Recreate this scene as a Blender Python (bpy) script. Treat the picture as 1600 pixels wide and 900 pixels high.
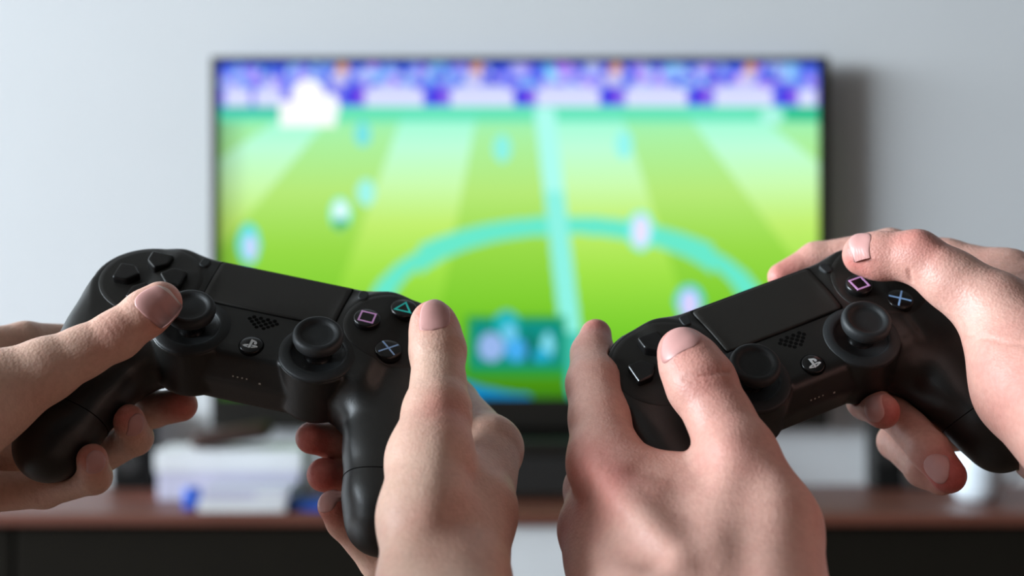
import bpy, bmesh, math, random
import numpy as np
from mathutils import Vector, Matrix
for o in list(bpy.data.objects): bpy.data.objects.remove(o)
S = bpy.context.scene
COL = S.collection
random.seed(4); RNG = np.random.default_rng(4)

# ------------------------------------------------------------------ camera, light, exposure
FPX = 2200.0                       # focal length in pixels of the 1600x900 frame
HC = 0.85                          # camera height (m)
cam = bpy.data.cameras.new('camera'); camo = bpy.data.objects.new('camera', cam); COL.objects.link(camo)
camo.location = (0, 0, HC); camo.rotation_euler = (math.pi/2, 0, 0)
cam.sensor_width = 36.0; cam.lens = FPX/1600*36.0; cam.clip_start = 0.02
cam.dof.use_dof = True; cam.dof.focus_distance = 0.556; cam.dof.aperture_fstop = 5.6
S.camera = camo

W = bpy.data.worlds.new('world'); S.world = W; W.use_nodes = True
bg = W.node_tree.nodes['Background']; bg.inputs[0].default_value = (0.86, 0.90, 1.0, 1); bg.inputs[1].default_value = 0.03

def area_light(name, loc, target, sx, sy, power, color):
    l = bpy.data.lights.new(name, 'AREA'); l.shape = 'RECTANGLE'; l.size = sx; l.size_y = sy
    l.energy = power; l.color = color
    o = bpy.data.objects.new(name, l); COL.objects.link(o); o.location = loc
    o.rotation_euler = (Vector(target)-Vector(loc)).to_track_quat('-Z', 'Y').to_euler()
    return o
# daylight coming in through the window in the left wall
area_light('window_daylight', (-5.96, -0.25, 1.75), (0.0, -0.25, 1.2), 4.6, 1.8, 960, (0.80, 0.91, 1.0))

S.view_settings.view_transform = 'Standard'
S.view_settings.look = 'None'
S.view_settings.exposure = 0.0
S.view_settings.gamma = 1.0

# ------------------------------------------------------------------ helpers
def lin(c):
    c = np.asarray(c, float)/255.0
    return np.where(c <= 0.04045, c/12.92, ((c+0.055)/1.055)**2.4)
def lin4(c): return (*[float(v) for v in lin(c)], 1.0)

def mat(name, col, rough=0.5, spec=0.5, bump=0, bscale=300, var=0.0, vscale=20, coat=0, metallic=0):
    m = bpy.data.materials.new(name); m.use_nodes = True
    nt = m.node_tree; b = nt.nodes['Principled BSDF']
    b.inputs['Roughness'].default_value = rough; b.inputs['Specular IOR Level'].default_value = spec
    b.inputs['Coat Weight'].default_value = coat; b.inputs['Metallic'].default_value = metallic
    tc = nt.nodes.new('ShaderNodeTexCoord')
    n = nt.nodes.new('ShaderNodeTexNoise'); n.inputs['Scale'].default_value = vscale; n.inputs['Detail'].default_value = 3
    nt.links.new(tc.outputs['Object'], n.inputs['Vector'])
    r = nt.nodes.new('ShaderNodeValToRGB'); c = np.array(lin4(col)[:3])
    r.color_ramp.elements[0].position = 0.3; r.color_ramp.elements[1].position = 0.7
    r.color_ramp.elements[0].color = (*(c*(1-var)), 1); r.color_ramp.elements[1].color = (*np.minimum(c*(1+var), 1), 1)
    nt.links.new(n.outputs['Fac'], r.inputs['Fac']); nt.links.new(r.outputs['Color'], b.inputs['Base Color'])
    if bump:
        n2 = nt.nodes.new('ShaderNodeTexNoise'); n2.inputs['Scale'].default_value = bscale
        nt.links.new(tc.outputs['Object'], n2.inputs['Vector'])
        bp = nt.nodes.new('ShaderNodeBump'); bp.inputs['Strength'].default_value = bump; bp.inputs['Distance'].default_value = 0.0004
        nt.links.new(n2.outputs['Fac'], bp.inputs['Height']); nt.links.new(bp.outputs['Normal'], b.inputs['Normal'])
    return m

def tag(o, label=None, cat=None, group=None, kind=None):
    if label: o['label'] = label
    if cat: o['category'] = cat
    if group: o['group'] = group
    if kind: o['kind'] = kind
    return o
def empty(name, loc=(0, 0, 0), rot=None):
    o = bpy.data.objects.new(name, None); COL.objects.link(o); o.empty_display_size = 0.02
    o.location = loc
    if rot: o.rotation_euler = rot
    return o
def meshobj(name, verts, faces, m, parent=None, smooth=True, loc=None):
    me = bpy.data.meshes.new(name)
    me.from_pydata([tuple(map(float, v)) for v in verts], [], [tuple(map(int, f)) for f in faces]); me.update()
    if smooth: me.polygons.foreach_set('use_smooth', [True]*len(me.polygons))
    me.materials.append(m)
    o = bpy.data.objects.new(name, me); COL.objects.link(o)
    if parent: o.parent = parent
    if loc is not None: o.location = loc
    return o
def bmobj(name, bm, m, parent=None, smooth=False, loc=None):
    me = bpy.data.meshes.new(name); bmesh.ops.recalc_face_normals(bm, faces=bm.faces); bm.to_mesh(me); bm.free()
    if smooth: me.polygons.foreach_set('use_smooth', [True]*len(me.polygons))
    me.materials.append(m)
    o = bpy.data.objects.new(name, me); COL.objects.link(o)
    if parent: o.parent = parent
    if loc is not None: o.location = loc
    return o
def box_bm(x0, x1, y0, y1, z0, z1, bev=0.0, seg=2):
    bm = bmesh.new(); bmesh.ops.create_cube(bm, size=1)
    for v in bm.verts:
        v.co = Vector((x0+(x1-x0)*(v.co.x+.5), y0+(y1-y0)*(v.co.y+.5), z0+(z1-z0)*(v.co.z+.5)))
    if bev: bmesh.ops.bevel(bm, geom=bm.edges[:], offset=bev, segments=seg, affect='EDGES', profile=0.5)
    return bm
def box(name, x0, x1, y0, y1, z0, z1, m, parent=None, bev=0.0, smooth=False):
    return bmobj(name, box_bm(x0, x1, y0, y1, z0, z1, bev), m, parent, smooth)
def lathe(profile, n=48, cap0=True, cap1=True):
    """profile [(r,z)...] about z -> verts, faces"""
    V = []; F = []
    for r, z in profile:
        for k in range(n):
            a = 2*math.pi*k/n; V.append((r*math.cos(a), r*math.sin(a), z))
    for i in range(len(profile)-1):
        for k in range(n):
            k2 = (k+1) % n; F.append((i*n+k, i*n+k2, (i+1)*n+k2, (i+1)*n+k))
    if cap0: F.append(tuple(range(n))[::-1])
    if cap1: F.append(tuple((len(profile)-1)*n+k for k in range(n)))
    return V, F
def prism(poly, z0, z1, bev=0.0, seg=2):
    bm = bmesh.new(); vs = [bm.verts.new((x, y, z0)) for x, y in poly]; f = bm.faces.new(vs)
    r = bmesh.ops.extrude_face_region(bm, geom=[f])
    nv = [e for e in r['geom'] if isinstance(e, bmesh.types.BMVert)]
    for v in nv: v.co.z = z1
    if bev:
        es = [e for e in bm.edges if all(abs(v.co.z-z1) < 1e-9 for v in e.verts)]
        bmesh.ops.bevel(bm, geom=es, offset=bev, segments=seg, affect='EDGES', profile=0.5)
    return bm
def at(u, v, d):
    """point d metres in front of the camera position, seen in direction (u,v) of the 1600x900 frame"""
    return Vector(((u-800)/FPX*d, d, HC+(450-v)/FPX*d))

# ---- signed distance modelling (all in mm), turned into a mesh with surface nets
def P3(p): return np.asarray(p, np.float32)
def rcone(P, a, b, r1, r2):
    a = P3(a); b = P3(b); ba = b-a; l2 = float(ba@ba); rr = r1-r2; a2 = l2-rr*rr; il2 = 1.0/max(l2, 1e-6)
    if a2 <= 0.01:
        c, r = (a, r1) if r1 > r2 else (b, r2)
        return np.linalg.norm(P-c, axis=1)-r
    pa = P-a; y = pa@ba; z = y-l2
    q = pa*l2-ba*y[:, None]; x2 = np.einsum('ij,ij->i', q, q)
    y2 = y*y*l2; z2 = z*z*l2; k = np.sign(rr)*rr*rr*x2
    d = (np.sqrt(np.maximum(x2*a2*il2, 0))+y*rr)*il2-r1
    c1 = np.sign(z)*a2*z2 > k
    d = np.where(c1, np.sqrt(np.maximum(x2+z2, 0))*il2-r2, d)
    c2 = (~c1) & (np.sign(y)*a2*y2 < k)
    d = np.where(c2, np.sqrt(np.maximum(x2+y2, 0))*il2-r1, d)
    return d
def smin(a, b, k):
    h = np.maximum(k-np.abs(a-b), 0)/k
    return np.minimum(a, b)-h*h*k*0.25
def smax(a, b, k): return -smin(-a, -b, k)
def surface_nets(f, lo, hi, h, project=1):
    lo = np.array(lo, np.float32); hi = np.array(hi, np.float32); B = 8
    nb = np.ceil((hi-lo)/(h*B)).astype(int); N = nb*B
    cb = np.stack(np.meshgrid(*[np.arange(n) for n in nb], indexing='ij'), -1).reshape(-1, 3)
    cen = lo+(cb*B+(B-1)/2)*h
    dc = f(cen.astype(np.float32))
    act = np.abs(dc) < h*B*0.9*1.15
    vals = np.repeat(np.repeat(np.repeat(np.where(dc < 0, -9., 9.).astype(np.float32).reshape(nb), B, 0), B, 1), B, 2)
    off = np.stack(np.meshgrid(*[np.arange(B)]*3, indexing='ij'), -1).reshape(-1, 3)
    ids = (cb[act][:, None, :]*B+off[None]).reshape(-1, 3)
    for s in range(0, len(ids), 400000):
        q = ids[s:s+400000]; vals[q[:, 0], q[:, 1], q[:, 2]] = f((lo+q*h).astype(np.float32))
    s = vals < 0
    cnt = np.zeros(N-1, np.int8)
    cr = [(a, b, c) for a in (0, 1) for b in (0, 1) for c in (0, 1)]
    sl = lambda A, c: A[c[0]:N[0]-1+c[0], c[1]:N[1]-1+c[1], c[2]:N[2]-1+c[2]]
    for c in cr: cnt += sl(s, c)
    cells = np.argwhere((cnt > 0) & (cnt < 8))
    idx = -np.ones(N-1, np.int64); idx[tuple(cells.T)] = np.arange(len(cells))
    acc = np.zeros((len(cells), 3)); num = np.zeros(len(cells))
    cv = {c: vals[cells[:, 0]+c[0], cells[:, 1]+c[1], cells[:, 2]+c[2]] for c in cr}
    for a in cr:
        for ax in range(3):
            if a[ax]: continue
            b = list(a); b[ax] = 1; b = tuple(b)
            va, vb = cv[a], cv[b]; m = (va < 0) != (vb < 0)
            t = np.where(m, va/np.where(m, va-vb, 1), 0)
            p = np.array(a, float)[None].repeat(len(cells), 0); p[:, ax] = t
            acc += p*m[:, None]; num += m
    V = lo+(cells+acc/num[:, None])*h
    Fs = []
    for ax in range(3):
        o1, o2 = (ax+1) % 3, (ax+2) % 3
        A = [slice(None)]*3; Bs = [slice(None)]*3; A[ax] = slice(0, -1); Bs[ax] = slice(1, None)
        e = np.argwhere(s[tuple(A)] != s[tuple(Bs)])
        ok = (e[:, o1] > 0) & (e[:, o2] > 0) & (e[:, o1] < N[o1]-1) & (e[:, o2] < N[o2]-1); e = e[ok]
        inside = s[tuple(e.T)]
        q = []
        for d1, d2 in ((1, 1), (0, 1), (0, 0), (1, 0)):
            c = e.copy(); c[:, o1] -= d1; c[:, o2] -= d2; q.append(idx[tuple(c.T)])
        q = np.stack(q, 1); q[~inside] = q[~inside][:, ::-1]; Fs.append(q)
    F = np.concatenate(Fs)
    for _ in range(project):
        P = V.astype(np.float32); d = f(P); g, _n = gradient(f, P)
        V = V-np.clip(d, -h, h)[:, None]*g
    return V, F
def gradient(f, P, e=0.25):
    g = np.zeros_like(P)
    for k in range(3):
        o = np.zeros(3, np.float32); o[k] = e; g[:, k] = f(P+o)-f(P-o)
    n = np.linalg.norm(g, axis=1, keepdims=True)+1e-9
    return g/n, n
def trace(f, O, D, tmax=40):
    t = np.zeros(len(O), np.float32); D = P3(D)
    for _ in range(48):
        d = f((O+D*t[:, None]).astype(np.float32)); t = np.minimum(t+d*0.8, tmax)
    return O+D*t[:, None]

# ------------------------------------------------------------------ materials
M = {}
M['wall'] = mat('wall_paint', (228, 229, 230), 0.9, 0.2, 0.15, 400, 0.015, 3)
M['wall2'] = mat('taupe_wall_paint', (112, 102, 94), 0.9, 0.2, 0.15, 400, 0.02, 3)
M['ceil'] = mat('ceiling_paint', (150, 147, 142), 0.9, 0.2, 0.1, 300, 0.01, 3)
M['tvblack'] = mat('tv_plastic', (30, 27, 23), 0.4, 0.4, 0.05, 500, 0.05)
M['cabfront'] = mat('dark_cabinet_front', (27, 23, 17), 0.8, 0.1, 0.1, 200, 0.05)
M['white'] = mat('white_lacquer', (232, 233, 234), 0.5, 0.4, 0.05, 200, 0.02)
M['paper'] = mat('white_card', (206, 203, 222), 0.6, 0.3, 0.05, 200, 0.03)
M['blue'] = mat('blue_print', (28, 84, 188), 0.4, 0.5, 0.05, 100, 0.1)
M['darkthing'] = mat('dark_grey_plastic', (34, 32, 30), 0.55, 0.4, 0.1, 300, 0.08)
M['grille'] = mat('dark_speaker_cloth', (22, 21, 20), 0.9, 0.1, 0.3, 900, 0.1)
M['brownstrap'] = mat('brown_leather', (72, 52, 46), 0.6, 0.3, 0.2, 200, 0.15)
M['ceramic'] = mat('white_ceramic', (222, 230, 236), 0.15, 0.5, 0, 100, 0.01)
M['shell'] = mat('black_soft_plastic', (25, 24, 22), 0.38, 0.55, 0.12, 1800, 0.04, 60)
M['plate'] = mat('black_face_plate', (28, 26, 23), 0.46, 0.42, 0.12, 1800, 0.04, 60)
M['pad'] = mat('touchpad_plastic', (37, 34, 30), 0.55, 0.4, 0.2, 2500, 0.04, 60)
M['gloss'] = mat('glossy_black_button', (20, 19, 19), 0.22, 0.5, 0, 100, 0.02)
M['rubber'] = mat('black_rubber', (34, 36, 37), 0.55, 0.45, 0.15, 1500, 0.05, 80)
M['seam'] = mat('black_gap', (10, 9, 8), 0.9, 0.1)
M['metal'] = mat('small_metal_contact', (205, 200, 190), 0.3, 0.5, 0, 100, 0.02, metallic=0.6)
M['m_tri'] = mat('teal_print', (50, 222, 208), 0.5); M['m_sq'] = mat('pink_print', (240, 178, 238), 0.5)
M['m_x'] = mat('blue_print_light', (158, 200, 250), 0.5); M['m_o'] = mat('red_print', (215, 80, 90), 0.5)
M['m_logo'] = mat('white_print', (245, 248, 250), 0.5)

def wood():
    m = bpy.data.materials.new('brown_wood'); m.use_nodes = True; nt = m.node_tree; b = nt.nodes['Principled BSDF']
    tc = nt.nodes.new('ShaderNodeTexCoord'); mp = nt.nodes.new('ShaderNodeMapping'); mp.inputs['Scale'].default_value = (1.2, 14, 14)
    n = nt.nodes.new('ShaderNodeTexNoise'); n.inputs['Scale'].default_value = 4; n.inputs['Detail'].default_value = 6
    r = nt.nodes.new('ShaderNodeValToRGB'); r.color_ramp.elements[0].color = lin4((84, 46, 36)); r.color_ramp.elements[1].color = lin4((132, 80, 64))
    nt.links.new(tc.outputs['Object'], mp.inputs[0]); nt.links.new(mp.outputs[0], n.inputs['Vector'])
    nt.links.new(n.outputs['Fac'], r.inputs[0]); nt.links.new(r.outputs[0], b.inputs['Base Color'])
    b.inputs['Roughness'].default_value = 0.42
    return m
M['wood'] = wood()
def floorwood():
    m = bpy.data.materials.new('floor_wood'); m.use_nodes = True; nt = m.node_tree; b = nt.nodes['Principled BSDF']
    tc = nt.nodes.new('ShaderNodeTexCoord'); n = nt.nodes.new('ShaderNodeTexBrick'); n.inputs['Scale'].default_value = 3
    n.inputs['Color1'].default_value = lin4((92, 70, 56)); n.inputs['Color2'].default_value = lin4((80, 60, 47)); n.inputs['Mortar'].default_value = lin4((70, 52, 42))
    n.inputs['Mortar Size'].default_value = 0.004
    nt.links.new(tc.outputs['Object'], n.inputs['Vector']); nt.links.new(n.outputs['Color'], b.inputs['Base Color']); b.inputs['Roughness'].default_value = 0.5
    return m
M['floor'] = floorwood()

def skin_mat(name, base, red, sss=0.12):
    m = bpy.data.materials.new(name); m.use_nodes = True; nt = m.node_tree; b = nt.nodes['Principled BSDF']; L = nt.links.new
    tc = nt.nodes.new('ShaderNodeTexCoord')
    n = nt.nodes.new('ShaderNodeTexNoise'); n.inputs['Scale'].default_value = 90; n.inputs['Detail'].default_value = 4; L(tc.outputs['Object'], n.inputs['Vector'])
    n3 = nt.nodes.new('ShaderNodeTexNoise'); n3.inputs['Scale'].default_value = 420; n3.inputs['Detail'].default_value = 3; L(tc.outputs['Object'], n3.inputs['Vector'])
    at_ = nt.nodes.new('ShaderNodeAttribute'); at_.attribute_name = 'redness'
    ma = nt.nodes.new('ShaderNodeMath'); ma.operation = 'MULTIPLY_ADD'; ma.inputs[1].default_value = 0.45; L(n.outputs['Fac'], ma.inputs[0])
    sb = nt.nodes.new('ShaderNodeMath'); sb.operation = 'SUBTRACT'; sb.inputs[1].default_value = 0.2; sb.use_clamp = True
    L(at_.outputs['Fac'], ma.inputs[2]); L(ma.outputs[0], sb.inputs[0])
    mx = nt.nodes.new('ShaderNodeMix'); mx.data_type = 'RGBA'; mx.inputs['A'].default_value = lin4(base); mx.inputs['B'].default_value = lin4(red)
    L(sb.outputs[0], mx.inputs['Factor'])
    mx2 = nt.nodes.new('ShaderNodeMix'); mx2.data_type = 'RGBA'; mx2.blend_type = 'MULTIPLY'; mx2.inputs['Factor'].default_value = 0.22
    r = nt.nodes.new('ShaderNodeValToRGB'); r.color_ramp.elements[0].position = 0.3; r.color_ramp.elements[0].color = (0.62, 0.5, 0.45, 1); r.color_ramp.elements[1].position = 0.62
    r.color_ramp.elements[1].color = (1, 1, 1, 1)
    L(n3.outputs['Fac'], r.inputs[0]); L(mx.outputs['Result'], mx2.inputs['A']); L(r.outputs[0], mx2.inputs['B'])
    L(mx2.outputs['Result'], b.inputs['Base Color'])
    b.inputs['Roughness'].default_value = 0.48; b.inputs['Specular IOR Level'].default_value = 0.4
    b.inputs['Subsurface Weight'].default_value = sss; b.inputs['Subsurface Radius'].default_value = (1, 0.35, 0.2); b.inputs['Subsurface Scale'].default_value = 0.004
    # fine skin relief
    mp = nt.nodes.new('ShaderNodeMapping'); L(tc.outputs['Object'], mp.inputs[0])
    v = nt.nodes.new('ShaderNodeTexVoronoi'); v.inputs['Scale'].default_value = 900; L(mp.outputs[0], v.inputs['Vector'])
    ad = nt.nodes.new('ShaderNodeMath'); ad.operation = 'ADD'; L(v.outputs['Distance'], ad.inputs[0]); L(n3.outputs['Fac'], ad.inputs[1])
    bp = nt.nodes.new('ShaderNodeBump'); bp.inputs['Strength'].default_value = 0.22; bp.inputs['Distance'].default_value = 0.0006
    L(ad.outputs[0], bp.inputs['Height']); L(bp.outputs['Normal'], b.inputs['Normal'])
    return m
M['skinA'] = skin_mat('fair_skin', (226, 184, 163), (206, 112, 100))
M['skinB'] = skin_mat('pale_pink_skin', (217, 167, 151), (194, 100, 92))
M['nail'] = mat('fingernail', (206, 152, 145), 0.38, 0.4, 0, 100, 0.04, 200)
M['nailtip'] = mat('fingernail_free_edge', (228, 204, 196), 0.32, 0.5, 0, 100, 0.03, 200)

# ------------------------------------------------------------------ the room
YW = 2.112
tag(box('floor', -6.0, 5.0, -4.5, YW+0.1, -0.05, 0, M['floor']), kind='structure')
tag(box('wall_back', -6.0, 5.0, YW, YW+0.12, 0, 2.9, M['wall']), kind='structure')
tag(box('wall_right', 5.0, 5.12, -4.5, YW+0.12, 0, 2.9, M['wall2']), kind='structure')
tag(box('ceiling', -6.12, 5.12, -4.5, YW+0.12, 2.9, 3.0, M['ceil']), kind='structure')
bm = bmesh.new()
wy0, wy1, wz0, wz1 = -2.6, 2.1, 0.8, 2.7
for (y0, y1, z0, z1) in ((-4.5, wy0, 0, 2.9), (wy1, YW+0.12, 0, 2.9), (wy0, wy1, 0, wz0), (wy0, wy1, wz1, 2.9)):
    b2 = box_bm(-6.12, -6.0, y0, y1, z0, z1); me = bpy.data.meshes.new('tmp'); b2.to_mesh(me); b2.free(); bm.from_mesh(me); bpy.data.meshes.remove(me)
tag(bmobj('wall_left', bm, M['wall']), kind='structure')
wr = empty('window_1', (-6.06, (wy0+wy1)/2, wz0)); tag(wr, kind='structure')
def wbox(name, y0, y1, z0, z1, x0=-0.05, x1=0.03):
    return box(name, x0, x1, y0-(wy0+wy1)/2, y1-(wy0+wy1)/2, z0-wz0, z1-wz0, M['white'], wr, 0.004)
wbox('window_frame', wy0, wy0+0.05, wz0, wz1); wbox('window_frame', wy1-0.05, wy1, wz0, wz1)
wbox('window_frame', wy0+0.05, wy1-0.05, wz0, wz0+0.05); wbox('window_frame', wy0+0.05, wy1-0.05, wz1-0.05, wz1)
wbox('window_sill', wy0-0.05, wy1+0.05, wz0-0.03, wz0, -0.02, 0.16)

# ------------------------------------------------------------------ cabinet under the television
ZS = 0.555
YF = 1.86
cb = empty('tv_cabinet', (0, YF, 0)); tag(cb, 'low cabinet with brown wood top, dark doors and a white middle drawer', 'cabinet')
def cbox(name, x0, x1, y0, y1, z0, z1, m, bev=0.003):
    return box(name, x0, x1, y0, y1, z0, z1, m, cb, bev)
cbox('top', -1.15, 1.35, -0.02, 0.251, ZS-0.016, ZS, M['wood'], 0.003)
cbox('body', -1.13, 1.33, 0.02, 0.25, 0.05, ZS-0.0165, M['cabfront'])
cbox('plinth', -1.08, 1.28, 0.06, 0.24, 0, 0.05, M['cabfront'])
for x0, x1 in ((-1.13, -0.66), (-0.655, -0.18), (0.235, 0.78), (0.785, 1.33)):
    d = cbox('door', x0, x1, -0.004, 0.019, 0.06, ZS-0.02, M['cabfront'])
    box('handle', (x0+x1)/2-0.05, (x0+x1)/2+0.05, -0.014, -0.0045, 0.22, 0.232, M['darkthing'], d, 0.002)
dw = cbox('drawer', -0.175, 0.23, -0.004, 0.019, 0.30, ZS-0.018, M['white'])
dw = cbox('drawer', -0.175, 0.23, -0.004, 0.019, 0.06, 0.296, M['white'])

# ------------------------------------------------------------------ television
DT = 2.07
tv = empty('television', (0, DT, ZS)); tag(tv, 'flat television with thin black frame showing a football match', 'television')
def tvp(u, v): p = at(u, v, DT); return p.x, p.z-ZS
X0, Z1 = tvp(330, 89); X1, Z0 = tvp(1295, 668)
sx0, sz1 = tvp(343, 98.5); sx1, sz0 = tvp(1279, 622)
box('housing', X0+0.012, X1-0.012, 0.016, 0.034, Z0+0.01, Z1-0.012, M['tvblack'], tv, 0.006)
for nm, a in (('frame', (X0, X1, sz1, Z1)), ('frame', (X0, X1, Z0, sz0)), ('frame', (X0, sx0, sz0, sz1)), ('frame', (sx1, X1, sz0, sz1))):
    box(nm, a[0], a[1], -0.004, 0.0155, a[2], a[3], M['tvblack'], tv, 0.0015)
nx, ny = 344, 198
U, Vv = np.meshgrid(np.linspace(343, 1279, nx), np.linspace(98.5, 622, ny))
def screen_colour(x, y):
    C = np.zeros(x.shape+(3,))
    def ramp(stops, t):
        ts = [s[0] for s in stops]; return np.stack([np.interp(t, ts, [s[1][k] for s in stops]) for k in range(3)], -1)
    dark = ramp([(170, (146, 240, 190)), (215, (168, 238, 162)), (300, (180, 230, 118)), (390, (150, 214, 70)), (470, (126, 202, 48)), (560, (92, 174, 26)), (640, (50, 110, 14))], y)
    lite = ramp([(170, (150, 248, 215)), (230, (188, 252, 215)), (290, (200, 248, 172)), (350, (192, 236, 110)), (430, (158, 222, 70)), (520, (120, 200, 45)), (640, (55, 115, 15))], y)
    E = [(440, -1.5), (515, -0.837), (627, -0.363), (744, -0.19), (852, 0.127), (973, 0.33), (1077, 0.74), (1185, 1.33)]
    n = sum((x > x0+s*(y-184)).astype(int) for x0, s in E)
    C = np.where((n % 2 == 1)[..., None], lite, dark)
    edge = np.clip((x-343)/45, 0, 1)*0.35+0.65                      # the broadcast picture's own darker turf at the left
    C = np.where((x < 470)[..., None], C*edge[..., None]**0.6, C)
    def put(mask, col, a=1.0):
        nonlocal C
        mm = np.clip(mask, 0, 1)[..., None]*a; C = C*(1-mm)+np.array(col, float)*mm
    box_ = lambda x0, x1, y0, y1: ((x >= x0) & (x <= x1) & (y >= y0) & (y <= y1)).astype(float)
    ell = lambda cx, cy, rx, ry: ((((x-cx)/rx)**2+((y-cy)/ry)**2) < 1).astype(float)
    put(box_(330, 1290, 166, 189), (92, 222, 180), 0.8)
    # crowd and advertising boards
    put(box_(330, 1290, 90, 166), (92, 112, 238))
    put(box_(330, 1290, 90, 106), (40, 84, 212))
    r = np.random.default_rng(7)
    for _ in range(230):
        put(ell(r.uniform(345, 1275), r.uniform(102, 138), r.uniform(4, 13), r.uniform(4, 10)), (165+r.uniform(-55, 50), 180+r.uniform(-50, 45), 252), 0.75)
    for _ in range(34):
        put(ell(r.uniform(345, 1275), r.uniform(100, 140), r.uniform(3, 9), r.uniform(3, 8)), (30, 50, 205), 0.8)
    for cx in (535, 745, 962, 1172): put(ell(cx, 107, 10, 9), (225, 165, 120)); put(ell(cx-5, 124, 15, 11), (215, 205, 240), 0.8)
    put(box_(330, 1290, 138, 166), (128, 128, 240))
    for a, b in ((352, 392), (398, 440), (572, 660), (704, 802), (838, 936), (978, 1072), (1116, 1208), (1248, 1276)):
        put(box_(a, b, 140, 167), (216, 220, 255)); put(box_(a+10, b-14, 134, 146), (205, 212, 255))
    for cx in (553, 682, 818, 955, 1092, 1228): put(ell(cx-6, 151, 9, 13), (24, 50, 226)); put(ell(cx+8, 150, 8, 12), (128, 70, 226))
    put(box_(343, 440, 166, 180), (40, 175, 165), 0.7); put(box_(1225, 1290, 166, 190), (30, 180, 130), 0.7)
    # white caption shape
    put(box_(436, 524, 158, 199), (255, 255, 255)); put(ell(482, 150, 26, 26), (255, 255, 255)); put(ell(517, 168, 13, 22), (250, 255, 255))
    put(ell(1205, 182, 18, 14), (170, 245, 225))
    # pitch markings
    c = (((x-885)/295)**2+((y-492)/140)**2)**0.5
    ring = ((np.abs(c-1)*np.where(np.abs(x-885) > 230, 230, 140)) < np.where(y > 560, 12, 14)).astype(float)
    put(ring*(y <= 560), (104, 230, 200)); put(ring*(y > 560)*(x < 830), (14, 134, 192)); put(ring*(y > 560)*(x >= 830), (60, 132, 40))
    cl = (np.abs(x-(852+0.118*(y-184))) < 16).astype(float)*(y > 168)
    put(cl*(y < 520), (172, 250, 236)); put(cl*(y >= 300)*(y < 520), (140, 240, 224)); put(cl*(y >= 520), (60, 190, 190), 0.9)
    # players
    for cx, cy, rx, ry, col in ((389, 381, 17, 31, (70, 226, 224)), (532, 334, 16, 25, (120, 246, 226)), (572, 301, 14, 21, (160, 244, 232)), (567, 210, 13, 19, (120, 226, 226)),
                                (785, 232, 14, 22, (140, 240, 226)), (975, 226, 14, 22, (150, 244, 236)), (1001, 361, 21, 31, (110, 240, 236)), (1077, 470, 22, 25, (30, 206, 216)), (1077, 500, 14, 22, (60, 190, 220))):
        put(ell(cx, cy, rx, ry), col)
    for cx, cy, rx, ry, col in ((391, 386, 10, 21, (205, 214, 255)), (532, 329, 11, 15, (232, 255, 255)), (532, 350, 11, 8, (40, 170, 120)), (1001, 361, 14, 25, (232, 226, 255)), (1077, 475, 15, 22, (214, 208, 255))):
        put(ell(cx, cy, rx, ry), col)
    # score panel
    put(box_(730, 884, 492, 588), (30, 150, 70), 0.8); put(box_(738, 880, 502, 574), (16, 140, 130)); put(ell(792, 504, 20, 18), (24, 176, 186))
    for cx, cy, rx, ry, col in ((768, 542, 20, 22, (150, 180, 232)), (806, 546, 17, 18, (70, 170, 236)), (796, 520, 12, 14, (110, 200, 235)), (856, 540, 9, 20, (130, 220, 240)), (845, 555, 16, 9, (40, 170, 210))):
        put(ell(cx, cy, rx, ry), col)
    put(ell(828, 545, 6, 24), (20, 90, 70))
    return lin(np.clip(C, 0, 255))
SC = screen_colour(U, Vv).reshape(-1, 3)
sv = np.stack([np.interp(U.ravel(), [343, 1279], [sx0, sx1]), np.full(U.size, -0.001), np.interp(Vv.ravel(), [98.5, 622], [sz1, sz0])], 1)
ii = np.arange(nx*ny).reshape(ny, nx)
sf = np.stack([ii[:-1, :-1].ravel(), ii[1:, :-1].ravel(), ii[1:, 1:].ravel(), ii[:-1, 1:].ravel()], 1)
ms = bpy.data.materials.new('screen_picture'); ms.use_nodes = True; nt = ms.node_tree; nt.nodes.clear()
ou = nt.nodes.new('ShaderNodeOutputMaterial'); em = nt.nodes.new('ShaderNodeEmission'); ca = nt.nodes.new('ShaderNodeAttribute'); ca.attribute_name = 'picture'
nt.links.new(ca.outputs['Color'], em.inputs[0]); nt.links.new(em.outputs[0], ou.inputs[0]); em.inputs[1].default_value = 1.05
so = meshobj('screen', sv, sf, ms, tv, False)
ca_ = so.data.color_attributes.new('picture', 'FLOAT_COLOR', 'POINT'); ca_.data.foreach_set('color', np.concatenate([SC, np.ones((len(SC), 1))], 1).astype(np.float32).ravel())
# stand
nk0, nkz = tvp(745, 668); nk1, _ = tvp(905, 668)
box('stand_neck', nk0, nk1, 0.0345, 0.0405, 0.016, Z0+0.03, M['tvblack'], tv, 0.005)
fb = prism([(nk0-0.17, -0.03), (nk1+0.17, -0.03), (nk1+0.13, 0.04), (nk0-0.13, 0.04)], 0.0005, 0.016, 0.004)
bmobj('stand_foot', fb, M['tvblack'], tv)

# ------------------------------------------------------------------ things on the cabinet
def onshelf(u, d): return (u-800)/FPX*d
def hgt(v, d): return (450-v)/FPX*d+HC-ZS
# dark media console in front of the stand
d = 1.99
e = empty('media_console', (onshelf(810, d), d, ZS)); tag(e, 'flat dark media console on the cabinet under the middle of the television', 'console')
w2 = 0.145
box('body', -w2, w2, -0.04, 0.0, 0.008, 0.062, M['darkthing'], e, 0.004)
box('top_shell', -w2-0.001, w2+0.001, -0.041, 0.0005, 0.0625, 0.083, M['tvblack'], e, 0.004)
for s in (-1, 1): box('foot', s*0.10-0.012, s*0.10+0.012, -0.03, -0.01, 0.0, 0.0078, M['seam'], e)
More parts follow.
